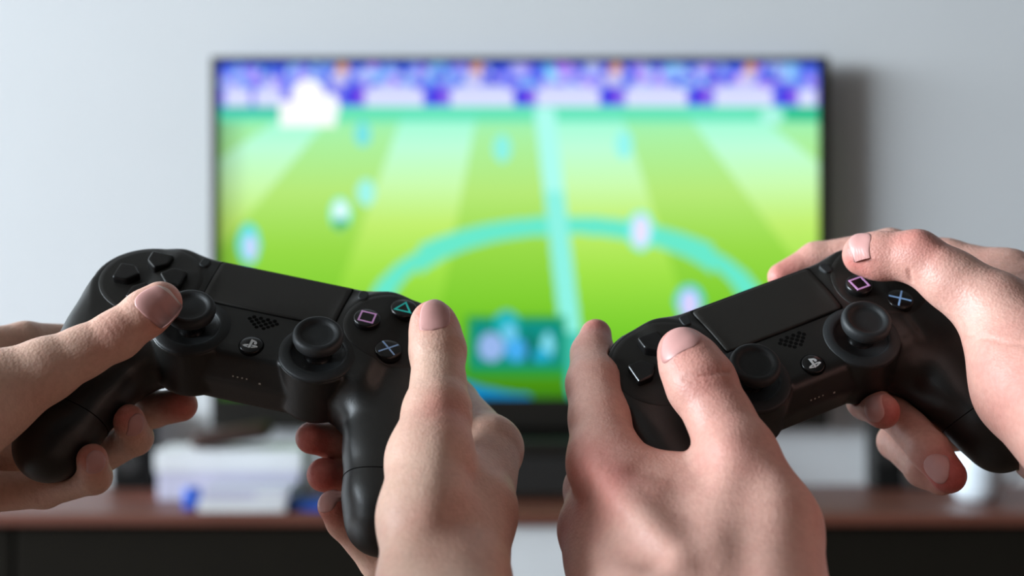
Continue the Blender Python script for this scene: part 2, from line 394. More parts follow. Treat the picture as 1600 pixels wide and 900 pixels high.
# white carton left of the television stand
d = 1.95; x0, x1 = onshelf(246, d), onshelf(470, d)
e = empty('white_carton', ((x0+x1)/2, d, ZS)); tag(e, 'white carton standing on the cabinet below the television corner', 'box')
w2 = (x1-x0)/2; h = hgt(706, d)
box('carton', -w2, w2, 0, 0.085, 0.0005, h, M['paper'], e, 0.002)
box('lid', -w2-0.003, w2+0.003, -0.003, 0.088, h-0.028, h+0.002, M['white'], e, 0.002)
bm = box_bm(-w2*0.55, w2*0.5, 0.01, 0.065, 0, 0.022, 0.008, 3)
for v in bm.verts: v.co.z += 0.006*math.sin(v.co.x*40); v.co.y += 0.01*math.sin(v.co.x*25)
o = bmobj('leather_pouch', bm, M['brownstrap'], None, True, ((x0+x1)/2, d, ZS+h+0.0085)); tag(o, 'small dark brown pouch lying on the white carton', 'pouch')
# cases in front of it
d = 1.90; x0, x1 = onshelf(322, d), onshelf(456, d)
for k, (dx, hh, mm, lab) in enumerate(((0, 0.0145, 'white', 'white plastic case at the bottom of the stack before the carton'), (0.004, 0.0145, 'paper', 'white plastic case on top of the stack before the carton'))):
    e = empty('disc_case', ((x0+x1)/2+dx, d-0.02, ZS+0.0005+k*0.0152)); tag(e, lab, 'case', 'white disc cases on the cabinet')
    ww = (x1-x0)/2
    box('cover', -ww, ww, -0.03, 0.055, 0.009, hh, M[mm], e, 0.001); box('tray', -ww, ww, -0.03, 0.055, 0, 0.0088, M[mm], e, 0.001)
    box('spine', ww*0.25, ww*0.9, -0.0306, -0.0302, 0.003, 0.011, M['white'], e)
e = empty('blue_booklet', (onshelf(488, d), d-0.01, ZS)); tag(e, 'thin blue booklet lying right of the white cases', 'booklet')
box('cover', -0.032, 0.032, -0.03, 0.04, 0.0085, 0.0105, M['blue'], e); box('cover', -0.032, 0.032, -0.03, 0.04, 0.0005, 0.002, M['blue'], e)
box('pages', -0.031, 0.030, -0.029, 0.039, 0.0022, 0.0083, M['blue'], e)
e = empty('blue_tin', (onshelf(303, d), d-0.01, ZS)); tag(e, 'small round blue tin standing left of the white cases', 'tin')
V, F = lathe([(0.012, 0), (0.012, 0.024), (0.0105, 0.027), (0.004, 0.0275)], 32); meshobj('body', V, F, M['blue'], e)
V, F = lathe([(0.0126, 0.004), (0.0126, 0.007)], 32, False, False); meshobj('ridge', V, F, M['blue'], e)
# two small loudspeakers
def speaker(u0, u1, vtop, d, lab):
    x0, x1 = onshelf(u0, d), onshelf(u1, d); w2 = (x1-x0)/2; h = hgt(vtop, d)
    e = empty('loudspeaker', ((x0+x1)/2, d, ZS)); tag(e, lab, 'speaker', 'small dark speakers beside the television')
    box('cabinet_box', -w2, w2, 0, 0.045, 0.0005, h, M['darkthing'], e, 0.003)
    box('grille', -w2+0.004, w2-0.004, -0.006, -0.0002, 0.006, h-0.006, M['grille'], e, 0.002)
    for zz, r in ((0.35, 0.6), (0.75, 0.35)):
        V, F = lathe([(w2*r, 0), (w2*r, 0.0015), (w2*r*0.8, 0.002), (w2*r*0.25, 0.0005)], 32)
        o = meshobj('cone', V, F, M['darkthing'], e, True, (0, -0.0062, h*zz)); o.rotation_euler = (math.pi/2, 0, 0)
speaker(172, 236, 640, 2.06, 'small dark loudspeaker left of the white carton')
speaker(1364, 1413, 615, 2.06, 'small dark loudspeaker right of the television')
# white mug
d = 1.96
e = empty('mug', (onshelf(1526, d), d, ZS)); tag(e, 'white ceramic cup on the cabinet behind the right controller', 'cup')
V, F = lathe([(0.020, 0.0005), (0.028, 0.003), (0.0355, 0.02), (0.0375, 0.05), (0.038, 0.082), (0.0365, 0.083), (0.035, 0.08), (0.034, 0.03), (0.026, 0.008), (0.004, 0.006)], 48)
meshobj('body', V, F, M['ceramic'], e)
bm = bmesh.new(); ring = []
for k in range(13):
    a = -math.pi/2+math.pi*k/12; c = Vector((0.036+0.022*math.cos(a), 0, 0.045+0.022*math.sin(a))); nrm = Vector((math.cos(a), 0, math.sin(a)))
    ring.append([bm.verts.new(c+nrm*0.004*math.cos(t)+Vector((0, 0.005*math.sin(t), 0))) for t in np.linspace(0, 2*math.pi, 10, endpoint=False)])
for a, b in zip(ring, ring[1:]):
    for k in range(10): bm.faces.new((a[k], a[(k+1) % 10], b[(k+1) % 10], b[k]))
bmobj('handle', bm, M['ceramic'], e, True)

# ------------------------------------------------------------------ the two game controllers
SX, SY = 26.6, -6.6           # stick centres (mm)
FX, FY = 53.1, 15.6           # button cluster centres
GRIP = [((54.0, 14, -15.5), 27.4), ((60, -8, -21), 22), ((64.5, -30, -23.5), 18.6), ((67, -48, -27.5), 16.2), ((68, -57, -31.5), 14.6)]
def ctrl_core(P):
    Q = P.copy(); Q[:, 0] = np.abs(Q[:, 0]); x, y, z = Q[:, 0], Q[:, 1], Q[:, 2]
    front = smax((z+0.078*(y-9.5))*0.997, z+0.05, 1.5)
    chin = -0.936*(y+16.2)+0.351*(z+1)
    slab = smax(smax(front, chin, 4), y-37.2, 2.5)
    slab = smax(slab, -0.985*(y+20.6)-0.17*(z+14), 1.2); slab = smax(slab, -(z+27-0.12*(y-5)), 5); slab = smax(slab, x-50, 6)
    g = None
    for (a, ra), (b, rb) in zip(GRIP, GRIP[1:]):
        d = rcone(Q, a, b, ra, rb); g = d if g is None else smin(g, d, 5)
    # flat plate planes cut the front of the grips
    pl = (z+1.2+0.085*(y-FY)+0.035*(x-FX))*0.99
    g = smax(g, pl, 0.8)
    g = smax(g, z+2.6-0.15*(y+2), 7)
    g = smax(g, np.sqrt((x-52.5)**2+np.maximum(y-13.5, 0)**2)-25.4+np.where(y > 13.5, 0, 0.35*(y-13.5)), 2)
    d = smin(slab, g, 7)
    d = smax(d, y-38.6, 1.2)
    cyl = np.sqrt((x-SX)**2+(y-SY)**2)
    barrel = smax(smax(cyl-16.4+0.03*(z+10), z+0.5, 1.2), -(z+26), 4)
    d = smin(d, barrel, 0.9)
    return d
def ctrl_sdf(P):
    d = ctrl_core(P)
    x = np.abs(P[:, 0]); cyl = np.sqrt((x-SX)**2+(P[:, 1]-SY)**2)
    well = np.maximum(cyl-11.2, -(P[:, 2]+10))
    return smax(d, -well, 0.8)
def front_pts(xy, lift):
    O = np.concatenate([xy, np.full((len(xy), 1), 7.0)], 1).astype(np.float32)
    Pp = trace(ctrl_core, O, (0, 0, -1)); Pp[:, 2] += lift; return Pp
def patch(outline, lift, depth, n=14):
    """a thin plate lying on the controller face: rings from the centre to the outline, plus a skirt"""
    ol = np.array(outline, float); c = ol.mean(0); m = len(ol); V = [np.array([[*c]])]
    rs = np.linspace(0, 1, n)[1:]
    xy = np.concatenate([V[0]]+[c+(ol-c)*t for t in rs]); Pt = front_pts(xy, lift)
    # rounded rim
    rim = Pt[-m:].copy(); rim[:, 2] -= 0.35; rim[:, :2] = c+(ol-c)*(1+0.35/np.linalg.norm(ol-c, axis=1, keepdims=True))
    low = rim.copy(); low[:, 2] -= depth
    Vv_ = np.concatenate([Pt, rim, low]); F = []
    for k in range(m): F.append((0, 1+k, 1+(k+1) % m))
    for r in range(n+1-1):
        b0 = 1+r*m; b1 = 1+(r+1)*m
        for k in range(m): F.append((b0+k, b1+k, b1+(k+1) % m, b0+(k+1) % m))
    return Vv_*0.001, F
def rounded_poly(pts, rad, n=5):
    out = []; N = len(pts)
    for i in range(N):
        p = np.array(pts[i], float); a = np.array(pts[i-1], float); b = np.array(pts[(i+1) % N], float)
        da = (a-p)/np.linalg.norm(a-p); db = (b-p)/np.linalg.norm(b-p)
        s = p+da*rad; e = p+db*rad
        for t in np.linspace(0, 1, n): out.append((1-t)**2*s+2*t*(1-t)*p+t*t*e)
    return out
def densify(pts, step=1.5):
    out = []; pts = [np.array(p, float) for p in pts]
    for a, b in zip(pts, pts[1:]+pts[:1]):
        n = max(1, int(np.linalg.norm(b-a)/step))
        for k in range(n): out.append(a+(b-a)*k/n)
    return out
shellV, shellF = surface_nets(ctrl_sdf, (-90, -78, -52), (90, 44, 8), 0.85)

def make_controller():
    root = empty('game_controller')
    def part(name, V, F, m, parent=root, smooth=True): return meshobj(name, V, F, m, parent, smooth)
    def bpart(name, bm, m, parent=root, loc=(0, 0, 0), rz=0, smooth=False, tilt=None):
        bmesh.ops.scale(bm, vec=(0.001,)*3, verts=bm.verts)
        o = bmobj(name, bm, m, parent, smooth, Vector(loc)*0.001); o.rotation_euler = (tilt[0], tilt[1], rz) if tilt else (0, 0, rz)
        return o
    def lpart(name, prof, m, loc, parent=root, n=48, tilt=None):
        V, F = lathe(prof, n); o = part(name, np.array(V)*0.001, F, m, parent); o.location = Vector(loc)*0.001
        if tilt: o.rotation_euler = tilt
        return o
    part('shell', shellV*0.001, shellF, M['shell'])
    # touchpad with its dark gap
    tp = [(-28.6, 34.9), (-27.8, 9.5), (27.8, 9.5), (28.6, 34.9)]
    gp = [(-29.5, 36.2), (-28.6, 8.7), (28.6, 8.7), (29.5, 36.2)]
    V, F = patch(densify(rounded_poly(gp, 1.6)), 0.12, 0.6, 16); part('touchpad_gap', V, F, M['seam'])
    V, F = patch(densify(rounded_poly(tp, 1.8)), 0.75, 1.2, 16); part('touchpad', V, F, M['pad'])
    # side seams of the middle panel
    for s in (-1, 1):
        ol = [(s*53.0+21.6*math.cos(t), 15.8+20.6*math.sin(t)*(1 if math.sin(t) > 0 else 0.92)) for t in np.linspace(0, 2*math.pi, 72, endpoint=False)]
        V, F = patch(ol, 0.22, 0.6, 12); part('button_plate', V, F, M['plate'])
    TX = -0.085; TY = 0.035
    def plate_z(x, y): return float(front_pts(np.array([[x, y]]), 0)[0, 2])
    # direction buttons
    for dx, dy, rz in ((0, 9.9, 0), (9.9, 0, -math.pi/2), (0, -9.9, math.pi), (-9.9, 0, math.pi/2)):
        poly = rounded_poly([(-4.8, 4.9), (-4.8, -1.5), (0, -5.7), (4.8, -1.5), (4.8, 4.9)], 1.2, 4)
        z = plate_z(-FX+dx, FY+dy)
        bpart('direction_button', prism(poly, -1.0, 3.5, 0.9, 3), M['gloss'], loc=(-FX+dx, FY+dy, z), rz=rz, tilt=(-0.05, 0, 0), smooth=False)
    # action buttons with printed marks
    prof = [(5.6, -1.2), (5.6, 1.9), (5.4, 2.35), (5.0, 2.58), (2.5, 2.64), (0.3, 2.65)]
    def outline_mark(pts, w):
        pts = [np.array(p, float) for p in pts]; n = len(pts); bm = bmesh.new(); O_ = []; I_ = []
        for i in range(n):
            a, p, b = pts[i-1], pts[i], pts[(i+1) % n]; d1 = (p-a)/np.linalg.norm(p-a); d2 = (b-p)/np.linalg.norm(b-p)
            n1 = np.array([d1[1], -d1[0]]); n2 = np.array([d2[1], -d2[0]]); bi = (n1+n2); bi = bi/(bi@n1)
            for zz, L in ((0.16, 0),):
                O_.append(bm.verts.new((*(p+bi*w/2), 0.16))); I_.append(bm.verts.new((*(p-bi*w/2), 0.16)))
        for i in range(n): bm.faces.new((O_[i], O_[(i+1) % n], I_[(i+1) % n], I_[i]))
        r = bmesh.ops.extrude_face_region(bm, geom=bm.faces[:])
        for v in [e for e in r['geom'] if isinstance(e, bmesh.types.BMVert)]: v.co.z = -0.1
        return bm
    R = 12.5
    for nm, dx, dy in (('triangle', 0, R), ('square', -R, 0), ('cross', 0, -R), ('circle', R, 0)):
        z = plate_z(FX+dx, FY+dy)
        b = lpart('action_button', prof, M['gloss'], (FX+dx, FY+dy, z), tilt=(TX, TY, 0)); b['label'] = 'round black button with a printed %s' % nm
        if nm == 'triangle':
            bmm = outline_mark([(3.8*math.sin(-t), 3.8*math.cos(t)-0.7) for t in (0, 2*math.pi/3, 4*math.pi/3)], 0.72); mm = M['m_tri']
            bmm2 = bmm
        elif nm == 'square': bmm2 = outline_mark([(-2.95, -2.95), (2.95, -2.95), (2.95, 2.95), (-2.95, 2.95)], 0.72); mm = M['m_sq']
        elif nm == 'circle': bmm2 = outline_mark([(3.3*math.cos(t), 3.3*math.sin(t)) for t in np.linspace(0, 2*math.pi, 32, endpoint=False)], 0.62); mm = M['m_o']
        else:
            q = 0.36; L = 4.7; pl = [(-L, -q), (-q, -q), (-q, -L), (q, -L), (q, -q), (L, -q), (L, q), (q, q), (q, L), (-q, L), (-q, q), (-L, q)]
            c = math.sqrt(.5); bmm2 = prism([(c*(x-y), c*(x+y)) for x, y in pl], -0.1, 0.16); mm = M['m_x']
        bpart(nm+'_mark', bmm2, mm, b, (0, 0, 2.62))
    # small option buttons
    for s in (-1, 1):
        z = plate_z(s*34.8, 30.9)
        bpart('option_button', prism(densify(rounded_poly([(-2.0, -2.9), (2.0, -2.9), (2.0, 2.9), (-2.0, 2.9)], 1.9, 6), 5), -1, 1.0, 0.5, 3), M['rubber'], loc=(s*34.8, 30.9, z), tilt=(-0.08, 0, s*0.10), rz=s*0.08)
    # speaker grille: little dark holes
    bm = bmesh.new(); z = plate_z(0, 3)
    for r_, (yy, xs) in enumerate(((5.7, (-4.4, -1.5, 1.5, 4.4)), (4.3, (-5.8, -2.95, 0, 2.95, 5.8)), (2.9, (-4.4, -1.5, 1.5, 4.4)), (1.5, (-2.95, 0, 2.95)), (0.2, (-1.5, 1.5)))):
        for x in xs:
            mtx = Matrix.Translation((x, yy, z+0.02)) @ Matrix.Scale(1, 4)
            bmesh.ops.create_cone(bm, cap_ends=True, segments=14, radius1=0.85, radius2=0.85, depth=0.16, matrix=mtx)
    bpart('speaker_grille', bm, M['seam'])
    # home button with its emblem
    z = plate_z(0, -10.6)
    lpart('button_rim', [(5.1, -0.8), (5.1, 0.15), (4.75, 0.2)], M['seam'], (0, -10.6, z))
    hb = lpart('home_button', [(4.6, -1), (4.6, 0.5), (4.3, 0.85), (2, 0.95), (0.2, 0.97)], M['gloss'], (0, -10.6, z))
    k = 0.92
    Pp = [(-0.75, -2.55), (0.35, -2.2), (0.35, 1.35), (0.75, 1.5), (1.05, 1.25), (1.05, 0.35), (1.75, 0.1), (2.25, 0.5), (2.25, 1.35), (1.75, 2.05), (0.6, 2.5), (-0.75, 2.85)]
    bpart('emblem', prism([(x*k, y*k) for x, y in Pp], 0, 0.14), M['m_logo'], hb, (0, 0, 0.93))
    Sl = [(-0.95, -1.15), (-2.1, -1.5), (-0.95, -1.72), (-0.95, -2.3), (-2.6, -2.05), (-3.3, -1.6), (-2.7, -0.95), (-0.95, -0.35)]
    Sr = [(0.6, -0.35), (2.3, -0.3), (3.2, -0.75), (3.2, -1.25), (0.6, -2.3), (0.6, -1.6), (2.1, -1.0), (0.6, -1.0)]
    for q in (Sl, Sr): bpart('emblem', prism([(x*k, y*k) for x, y in q], 0, 0.14), M['m_logo'], hb, (0, 0, 0.93))
    # lower edge contacts
    def edge_pt(x, y):
        return front_pts(np.array([[x, y]]), 0)[0]
    for x in (-4.8, -2.9, -1.0, 0.9):
        p = edge_pt(x, -19.6); bpart('contact', box_bm(-0.28, 0.28, -0.28, 0.28, -0.2, 0.2), M['metal'], loc=p, tilt=(1.21, 0, 0))
    p = edge_pt(6.4, -19.9); bpart('contact', box_bm(-0.42, 0.42, -0.35, 0.35, -0.2, 0.2), M['metal'], loc=p, tilt=(1.21, 0, 0))
    # sticks
    for s in (-1, 1):
        lpart('stick_collar', [(10.9, -3.5), (10.9, -0.2), (11.3, 0.5), (12.0, 0.75), (15.3, 0.35), (15.9, -0.3), (16.0, -1.6)], M['rubber'], (s*SX, SY, 0), n=72).data
        st = lpart('stick', [(9.0, -9.0), (8.3, -6.0), (6.9, -3.2), (5.2, -1.2), (4.4, 0.5), (4.4, 4.5), (5.6, 5.6)], M['gloss'], (s*SX, SY, 0), n=56)
        lpart('stick_cap', [(5.0, 4.8), (8.2, 5.4), (9.6, 6.6), (10.1, 8.2), (10.15, 9.2), (9.9, 10.4), (9.3, 11.2), (8.5, 11.55), (7.7, 11.4), (7.0, 10.8), (6.5, 10.15), (6.0, 9.9), (4, 9.95), (0.3, 10.1)], M['rubber'], (0, 0, 0), st, n=64)
    # seam of the lower grip shell
    for s in (-1, 1):
        c = np.array([66.2, -43.5, -26.0]); ax = np.array([3, -20, -6.0]); ax /= np.linalg.norm(ax)
        e1 = np.cross(ax, [0, 0, 1.0]); e1 /= np.linalg.norm(e1); e2 = np.cross(ax, e1)
        dirs = np.array([e1*math.cos(t)+e2*math.sin(t) for t in np.linspace(0, 2*math.pi, 64, endpoint=False)])
        O = (c+dirs*34).astype(np.float32)
        t_ = np.zeros(64, np.float32)
        for _ in range(34): t_ += 0.8*ctrl_core((O-dirs*t_[:, None]).astype(np.float32))
        H = O-dirs*t_[:, None]; VV = []
        for i in range(64):
            for a in range(6): VV.append(H[i]+(dirs[i]*math.cos(a*math.pi/3)+ax*math.sin(a*math.pi/3))*0.22)
        VV = np.array(VV); VV[:, 0] *= s
        part('grip_seam', VV*0.001, [(i*6+a, i*6+(a+1) % 6, ((i+1) % 64)*6+(a+1) % 6, ((i+1) % 64)*6+a) for i in range(64) for a in range(6)], M['seam'])
    # shoulder buttons and triggers
    for s in (-1, 1):
        def sh(P, s=s):
            d = ctrl_core(P)-0.9; x = s*P[:, 0]; z = P[:, 2]
            d = smax(d, np.maximum(z+5.2, -(z+15.5)), 1.0); d = smax(d, np.maximum(x-69, 37-x), 1.0); return smax(d, 27-P[:, 1], 1.0)
        V, F = surface_nets(sh, (s*53-22, 20, -20), (s*53+22, 44, 2), 0.8); part('shoulder_button', V*0.001, F, M['gloss'])
        def tr(P, s=s):
            Q = P.copy(); Q[:, 0] = s*P[:, 0]
            d = rcone(Q, (42, 30, -24), (60, 30, -24), 7, 7); d = smin(d, rcone(Q, (43, 38, -30), (59, 38, -30), 4, 4), 6)
            return smax(d, Q[:, 2]+16.5, 1.5)
        V, F = surface_nets(tr, (s*51-26, 16, -42), (s*51+26, 50, -10), 1.2); part('trigger', V*0.001, F, M['shell'])
    return root
def copy_tree(o, parent=None):
    c = o.copy(); COL.objects.link(c)
    if parent: c.parent = parent
    for ch in o.children: copy_tree(ch, c)
    return c
POSE = [(np.array([[0.9761, 0.1971, 0.0916], [-0.1999, 0.6489, 0.7342], [0.0853, -0.7349, 0.6728]]), np.array([-102.76, -16.3, 573.92])),
        (np.array([[0.8979, -0.4395, 0.0254], [0.3128, 0.6775, 0.6657], [-0.3098, -0.5897, 0.7458]]), np.array([115.88, -23.48, 570.3]))]
C2W = np.array([[1, 0, 0], [0, 0, -1], [0, 1, 0]], float)       # camera axes (x right, y up, z back) to world
RW = []; TW = []
for R, t in POSE:
    U_, _, Vt = np.linalg.svd(R); R = U_@Vt
    RW.append(C2W@R); TW.append(np.array([t[0], t[2], HC*1000+t[1]]))          # mm
ctl = make_controller(); ctl2 = copy_tree(ctl)
for o, Rm, t, lab in ((ctl, RW[0], TW[0], 'black gamepad tilted down to the right, held by the left pair of hands'),
                      (ctl2, RW[1], TW[1], 'black gamepad tilted up to the right, held by the right pair of hands')):
    o.matrix_world = Matrix.Translation(Vector(t*0.001)) @ Matrix([list(r) for r in Rm]).to_4x4()
    tag(o, lab, 'controller', 'gamepads held by two players')
def ctrl_world(k):
    Rm, t = RW[k].astype(np.float32), TW[k].astype(np.float32)
    return lambda P: ctrl_core((P-t)@Rm)

# ------------------------------------------------------------------ hands
def w(u, v, d):
    p = at(u, v, d*0.001); return np.array([p.x, p.y, p.z])*1000.0
def hand(name, label, fingers, palm, kpalm, k, skin, nails, red, creases=(), lump=(), h=1.05, bounds=None):
    """fingers: lists of (u,v,depth mm,radius mm) from tip to knuckle; palm: list of cones; one continuous surface"""
    Fg = [[(w(*j[:3]), j[3]) for j in f] for f in fingers]
    Pm = [((w(*a[:3]), a[3]), (w(*b[:3]), b[3])) for a, b in palm]
    Lp = [(w(*c), s, a) for c, s, a in lump]
    cw = ctrl_world(k)
    def base(P):
        pal = None
        for (a, ra), (b, rb) in Pm:
            d = rcone(P, a, b, ra, rb); pal = d if pal is None else smin(pal, d, kpalm)
        out = None
        for f in Fg:
            fd = None
            for (a, ra), (b, rb) in zip(f, f[1:]):
                d = rcone(P, a, b, ra, rb); fd = d if fd is None else smin(fd, d, 3.0)
            fd = smin(fd, pal, 7.0)
            out = fd if out is None else smin(out, fd, 0.8)
        for c, s, a in Lp:
            q = P-c.astype(np.float32); out = out-a*np.exp(-np.einsum('ij,ij->i', q, q)/(2*s*s))
        return out
    camp = np.array([0, 0, HC*1000], np.float32)
    def surf(u, v):
        dv = (w(u, v, 1000.0)-camp)/1000.0; dn = dv/np.linalg.norm(dv)
        return trace(base, (camp+dn*430.0)[None].astype(np.float32), dn, 230)[0]
    Cr = []
    for pts_, wd, dp in creases:
        q = [surf(*p_) for p_ in pts_]
        Cr.append((np.array(q), wd, dp))
    NL = [(surf(*n['c']) if len(n['c']) == 2 else w(*n['c']), n) for n in nails]
    def f(P):
        d = base(P)
        for q, wd, dp in Cr:
            mk = np.all((P > q.min(0)-3*wd) & (P < q.max(0)+3*wd), axis=1)
            if mk.any():
                dm = np.min([rcone(P[mk], a, b, 0.01, 0.0101) for a, b in zip(q, q[1:])], axis=0)
                d[mk] += dp*np.exp(-(dm/wd)**2)
        near = d < 5.0
        if near.any(): d[near] = smax(d[near], -(cw(P[near])-0.15), 1.2)
        return d
    pts = np.array([p for f_ in Fg for p, r in f_]+[p for a, b in Pm for p, r in (a, b)])
    lo = pts.min(0)-44; hi = pts.max(0)+44
    if bounds is not None: lo = np.maximum(lo, bounds[0]); hi = np.minimum(hi, bounds[1])
    V, F = surface_nets(f, lo, hi, h)
    org = pts[-1]
    o = meshobj(name, (V-org)*0.001, F, skin, None, True, Vector(org*0.001))
    rd = np.zeros(len(V))
    for c, s, a in red:
        rd += a*np.exp(-((V-(surf(*c) if len(c) == 2 else w(*c)))**2).sum(1)/(2*s*s))
    at_ = o.data.attributes.new('redness', 'FLOAT', 'POINT'); at_.data.foreach_set('value', np.clip(rd, 0, 1).astype(np.float32))
    tag(o, label, 'hand', 'hands of the two players')
    # nails: curved plates laid on the finger surface
    for c, n in NL:
        D = np.array(w(*n['tip']))-c; Nn = np.array(n['n'], float); Nn /= np.linalg.norm(Nn)
        D = D-Nn*(D@Nn); D /= np.linalg.norm(D); Sd = np.cross(D, Nn)
        nu, nv = 17, 21; us = np.linspace(-1, 1, nu); vs = np.linspace(-1, 1, nv); Wd, Ln = n['w']/2, n['l']/2
        pp = []
        for vv in vs:
            e = (1-abs(vv)**(2.4 if vv > 0 else 2.6))**(1/2.3) if abs(vv) < 1 else 0.0
            e = max(e, 0.12)
            for uu in us: pp.append(c+Sd*uu*Wd*e+D*vv*Ln+Nn*5)
        pp = np.array(pp, np.float32); hit = trace(base, pp, -Nn, 14)
        g, _ = gradient(base, hit.astype(np.float32))
        liftm = np.array([[0.10+0.42*(1-abs(uu)**4)*(1-max(-vv, 0)**4) for uu in us] for vv in vs]).ravel()
        top = hit+g*liftm[:, None]; bot = hit-g*0.5
        q = np.arange(nu*nv).reshape(nv, nu); F_ = []
        for a in range(nv-1):
            for b in range(nu-1): F_.append((q[a, b], q[a, b+1], q[a+1, b+1], q[a+1, b]))
        ring = list(q[0, :])+list(q[1:, -1])+list(q[-1, -2::-1])+list(q[-2:0:-1, 0]); M_ = nu*nv
        for i in range(len(ring)):
            a, b = ring[i], ring[(i+1) % len(ring)]; F_.append((b, a, M_+a, M_+b))
        VV = np.concatenate([top, bot])
        on = meshobj('fingernail', (VV-org)*0.001, F_, M['nail'], o)
        bm = bmesh.new(); bm.from_mesh(on.data); bmesh.ops.recalc_face_normals(bm, faces=bm.faces); bm.to_mesh(on.data); bm.free()
        on.data.materials.append(M['nailtip'])
        if n.get('free', 0):
            mi = [1 if (i < (nv-1)*(nu-1) and i//(nu-1) >= (nv-1)*(1-n['free'])) else 0 for i in range(len(on.data.polygons))]
            on.data.polygons.foreach_set('material_index', mi)
    return o

# hand 1: left hand of the left player
hand('hand', 'left hand at the picture edge, thumb resting on the left stick of the left gamepad',
     fingers=[[(251, 473, 553, 8.4), (228, 490, 551, 9.0), (182, 524, 548, 9.5), (130, 550, 545, 9.9), (72, 578, 541, 12.2), (-25, 625, 535, 17.0)],
              [(250, 455, 638, 7), (150, 536, 642, 8), (40, 536, 612, 9.0), (-70, 560, 592, 11)],
              [(283, 633, 590, 6.9), (238, 640, 600, 7.6), (130, 650, 617, 8.6), (-60, 640, 600, 11)],
              [(201, 656, 566, 6.3), (211, 684, 577, 6.9), (140, 722, 596, 7.8), (-60, 705, 592, 11)],
              [(144, 717, 552, 6.0), (147, 745, 560, 6.6), (70, 765, 574, 7.3), (-50, 770, 576, 9)]],
     palm=[((-25, 625, 535, 17.0), (-230, 800, 480, 24)), ((-70, 570, 592, 11), (-250, 760, 490, 22)), ((-60, 640, 600, 11), (-240, 770, 490, 22)),
           ((-60, 705, 592, 11), (-240, 790, 490, 22)), ((-50, 770, 576, 9), (-230, 820, 485, 22)), ((-240, 800, 485, 26), (-420, 960, 400, 29)), ((-420, 960, 400, 29), (-800, 1350, 310, 34))],
     kpalm=10, k=0, skin=M['skinA'],
     nails=[dict(c=(241, 469), tip=(270, 443, 549), n=(-0.46, -0.55, 0.70), w=10.6, l=14, free=0.14),
            dict(c=(216, 664), tip=(207, 634, 562), n=(0.82, -0.55, 0.05), w=7.5, l=9),
            dict(c=(153, 722), tip=(148, 694, 546), n=(0.75, -0.62, 0.1), w=7, l=9)],
     red=[((265, 482), 9, 0.7), ((283, 633), 9, 0.9), ((197, 650), 7, 0.8), ((140, 712), 7, 0.7), ((172, 515), 6, 0.35)],
     creases=[([(164, 496), (172, 512), (182, 524)], 0.7, 0.25), ([(172, 493), (182, 508), (190, 518)], 0.6, 0.2), ([(156, 502), (163, 518), (170, 528)], 0.6, 0.18),
              ([(60, 770), (62, 785)], 0.8, 0.4), ([(28, 760), (30, 795)], 0.8, 0.4)])
# hand 2: right hand of the left player
hand('hand', 'right hand in the middle left, thumb upright on the action buttons, wrist below',
     fingers=[[(677, 505, 564, 9.2), (680, 522, 562, 9.9), (684, 548, 557, 10.9), (685, 598, 547, 10.3), (683, 645, 536, 13.0), (672, 720, 520, 15)],
              [(640, 500, 630, 7), (670, 560, 632, 8), (715, 632, 618, 9.5), (764, 702, 570, 12.6)],
              [(487, 684, 581, 6.7), (520, 688, 588, 7.3), (640, 738, 608, 8.5), (748, 772, 576, 11.5)],
              [(506, 742, 577, 7.0), (540, 750, 586, 7.3), (620, 800, 604, 8.2), (722, 838, 573, 11)],
              [(521, 790, 563, 6.4), (537, 815, 568, 6.6), (592, 878, 570, 7.3), (690, 900, 560, 10)]],
     palm=[((672, 720, 520, 15.5), (664, 810, 500, 15.0)), ((664, 810, 500, 15.0), (660, 915, 480, 13.6)), ((764, 702, 570, 12.6), (745, 800, 526, 13.2)), ((745, 800, 523, 13.0), (722, 915, 484, 14)),
           ((748, 772, 576, 11.5), (715, 920, 490, 15)), ((722, 838, 573, 11), (705, 930, 492, 15)), ((690, 900, 560, 10), (690, 950, 490, 15)),
           ((715, 760, 535, 12), (700, 850, 508, 13)), ((660, 915, 480, 13.6), (665, 1200, 400, 22)), ((722, 915, 484, 14), (730, 1200, 400, 24)), ((665, 1200, 400, 22), (520, 1700, 310, 28)), ((730, 1200, 400, 24), (570, 1700, 310, 30))],
     kpalm=9, k=0, skin=M['skinA'],
     nails=[dict(c=(681, 484), tip=(678, 462, 578), n=(0.1, 0.15, 1.0), w=12, l=12.5),
            dict(c=(505, 784), tip=(512, 765, 560), n=(-0.85, -0.5, 0.1), w=7, l=8.5)],
     red=[((682, 475), 9, 0.75), ((487, 684), 9, 0.95), ((506, 742), 9, 0.95), ((525, 790), 9, 0.8), ((695, 640), 9, 0.5), ((690, 820), 10, 0.25)],
     creases=[([(705, 531), (716, 538), (725, 546)], 0.7, 0.35), ([(703, 540), (716, 547), (727, 556)], 0.7, 0.3), ([(737, 640), (742, 665)], 1.5, 0.4),
              ([(742, 648), (765, 655)], 0.8, 0.35), ([(600, 870), (612, 862)], 0.8, 0.3), ([(690, 600), (692, 625)], 5, -0.5), ([(700, 655), (690, 720), (675, 800)], 6, -0.7)])
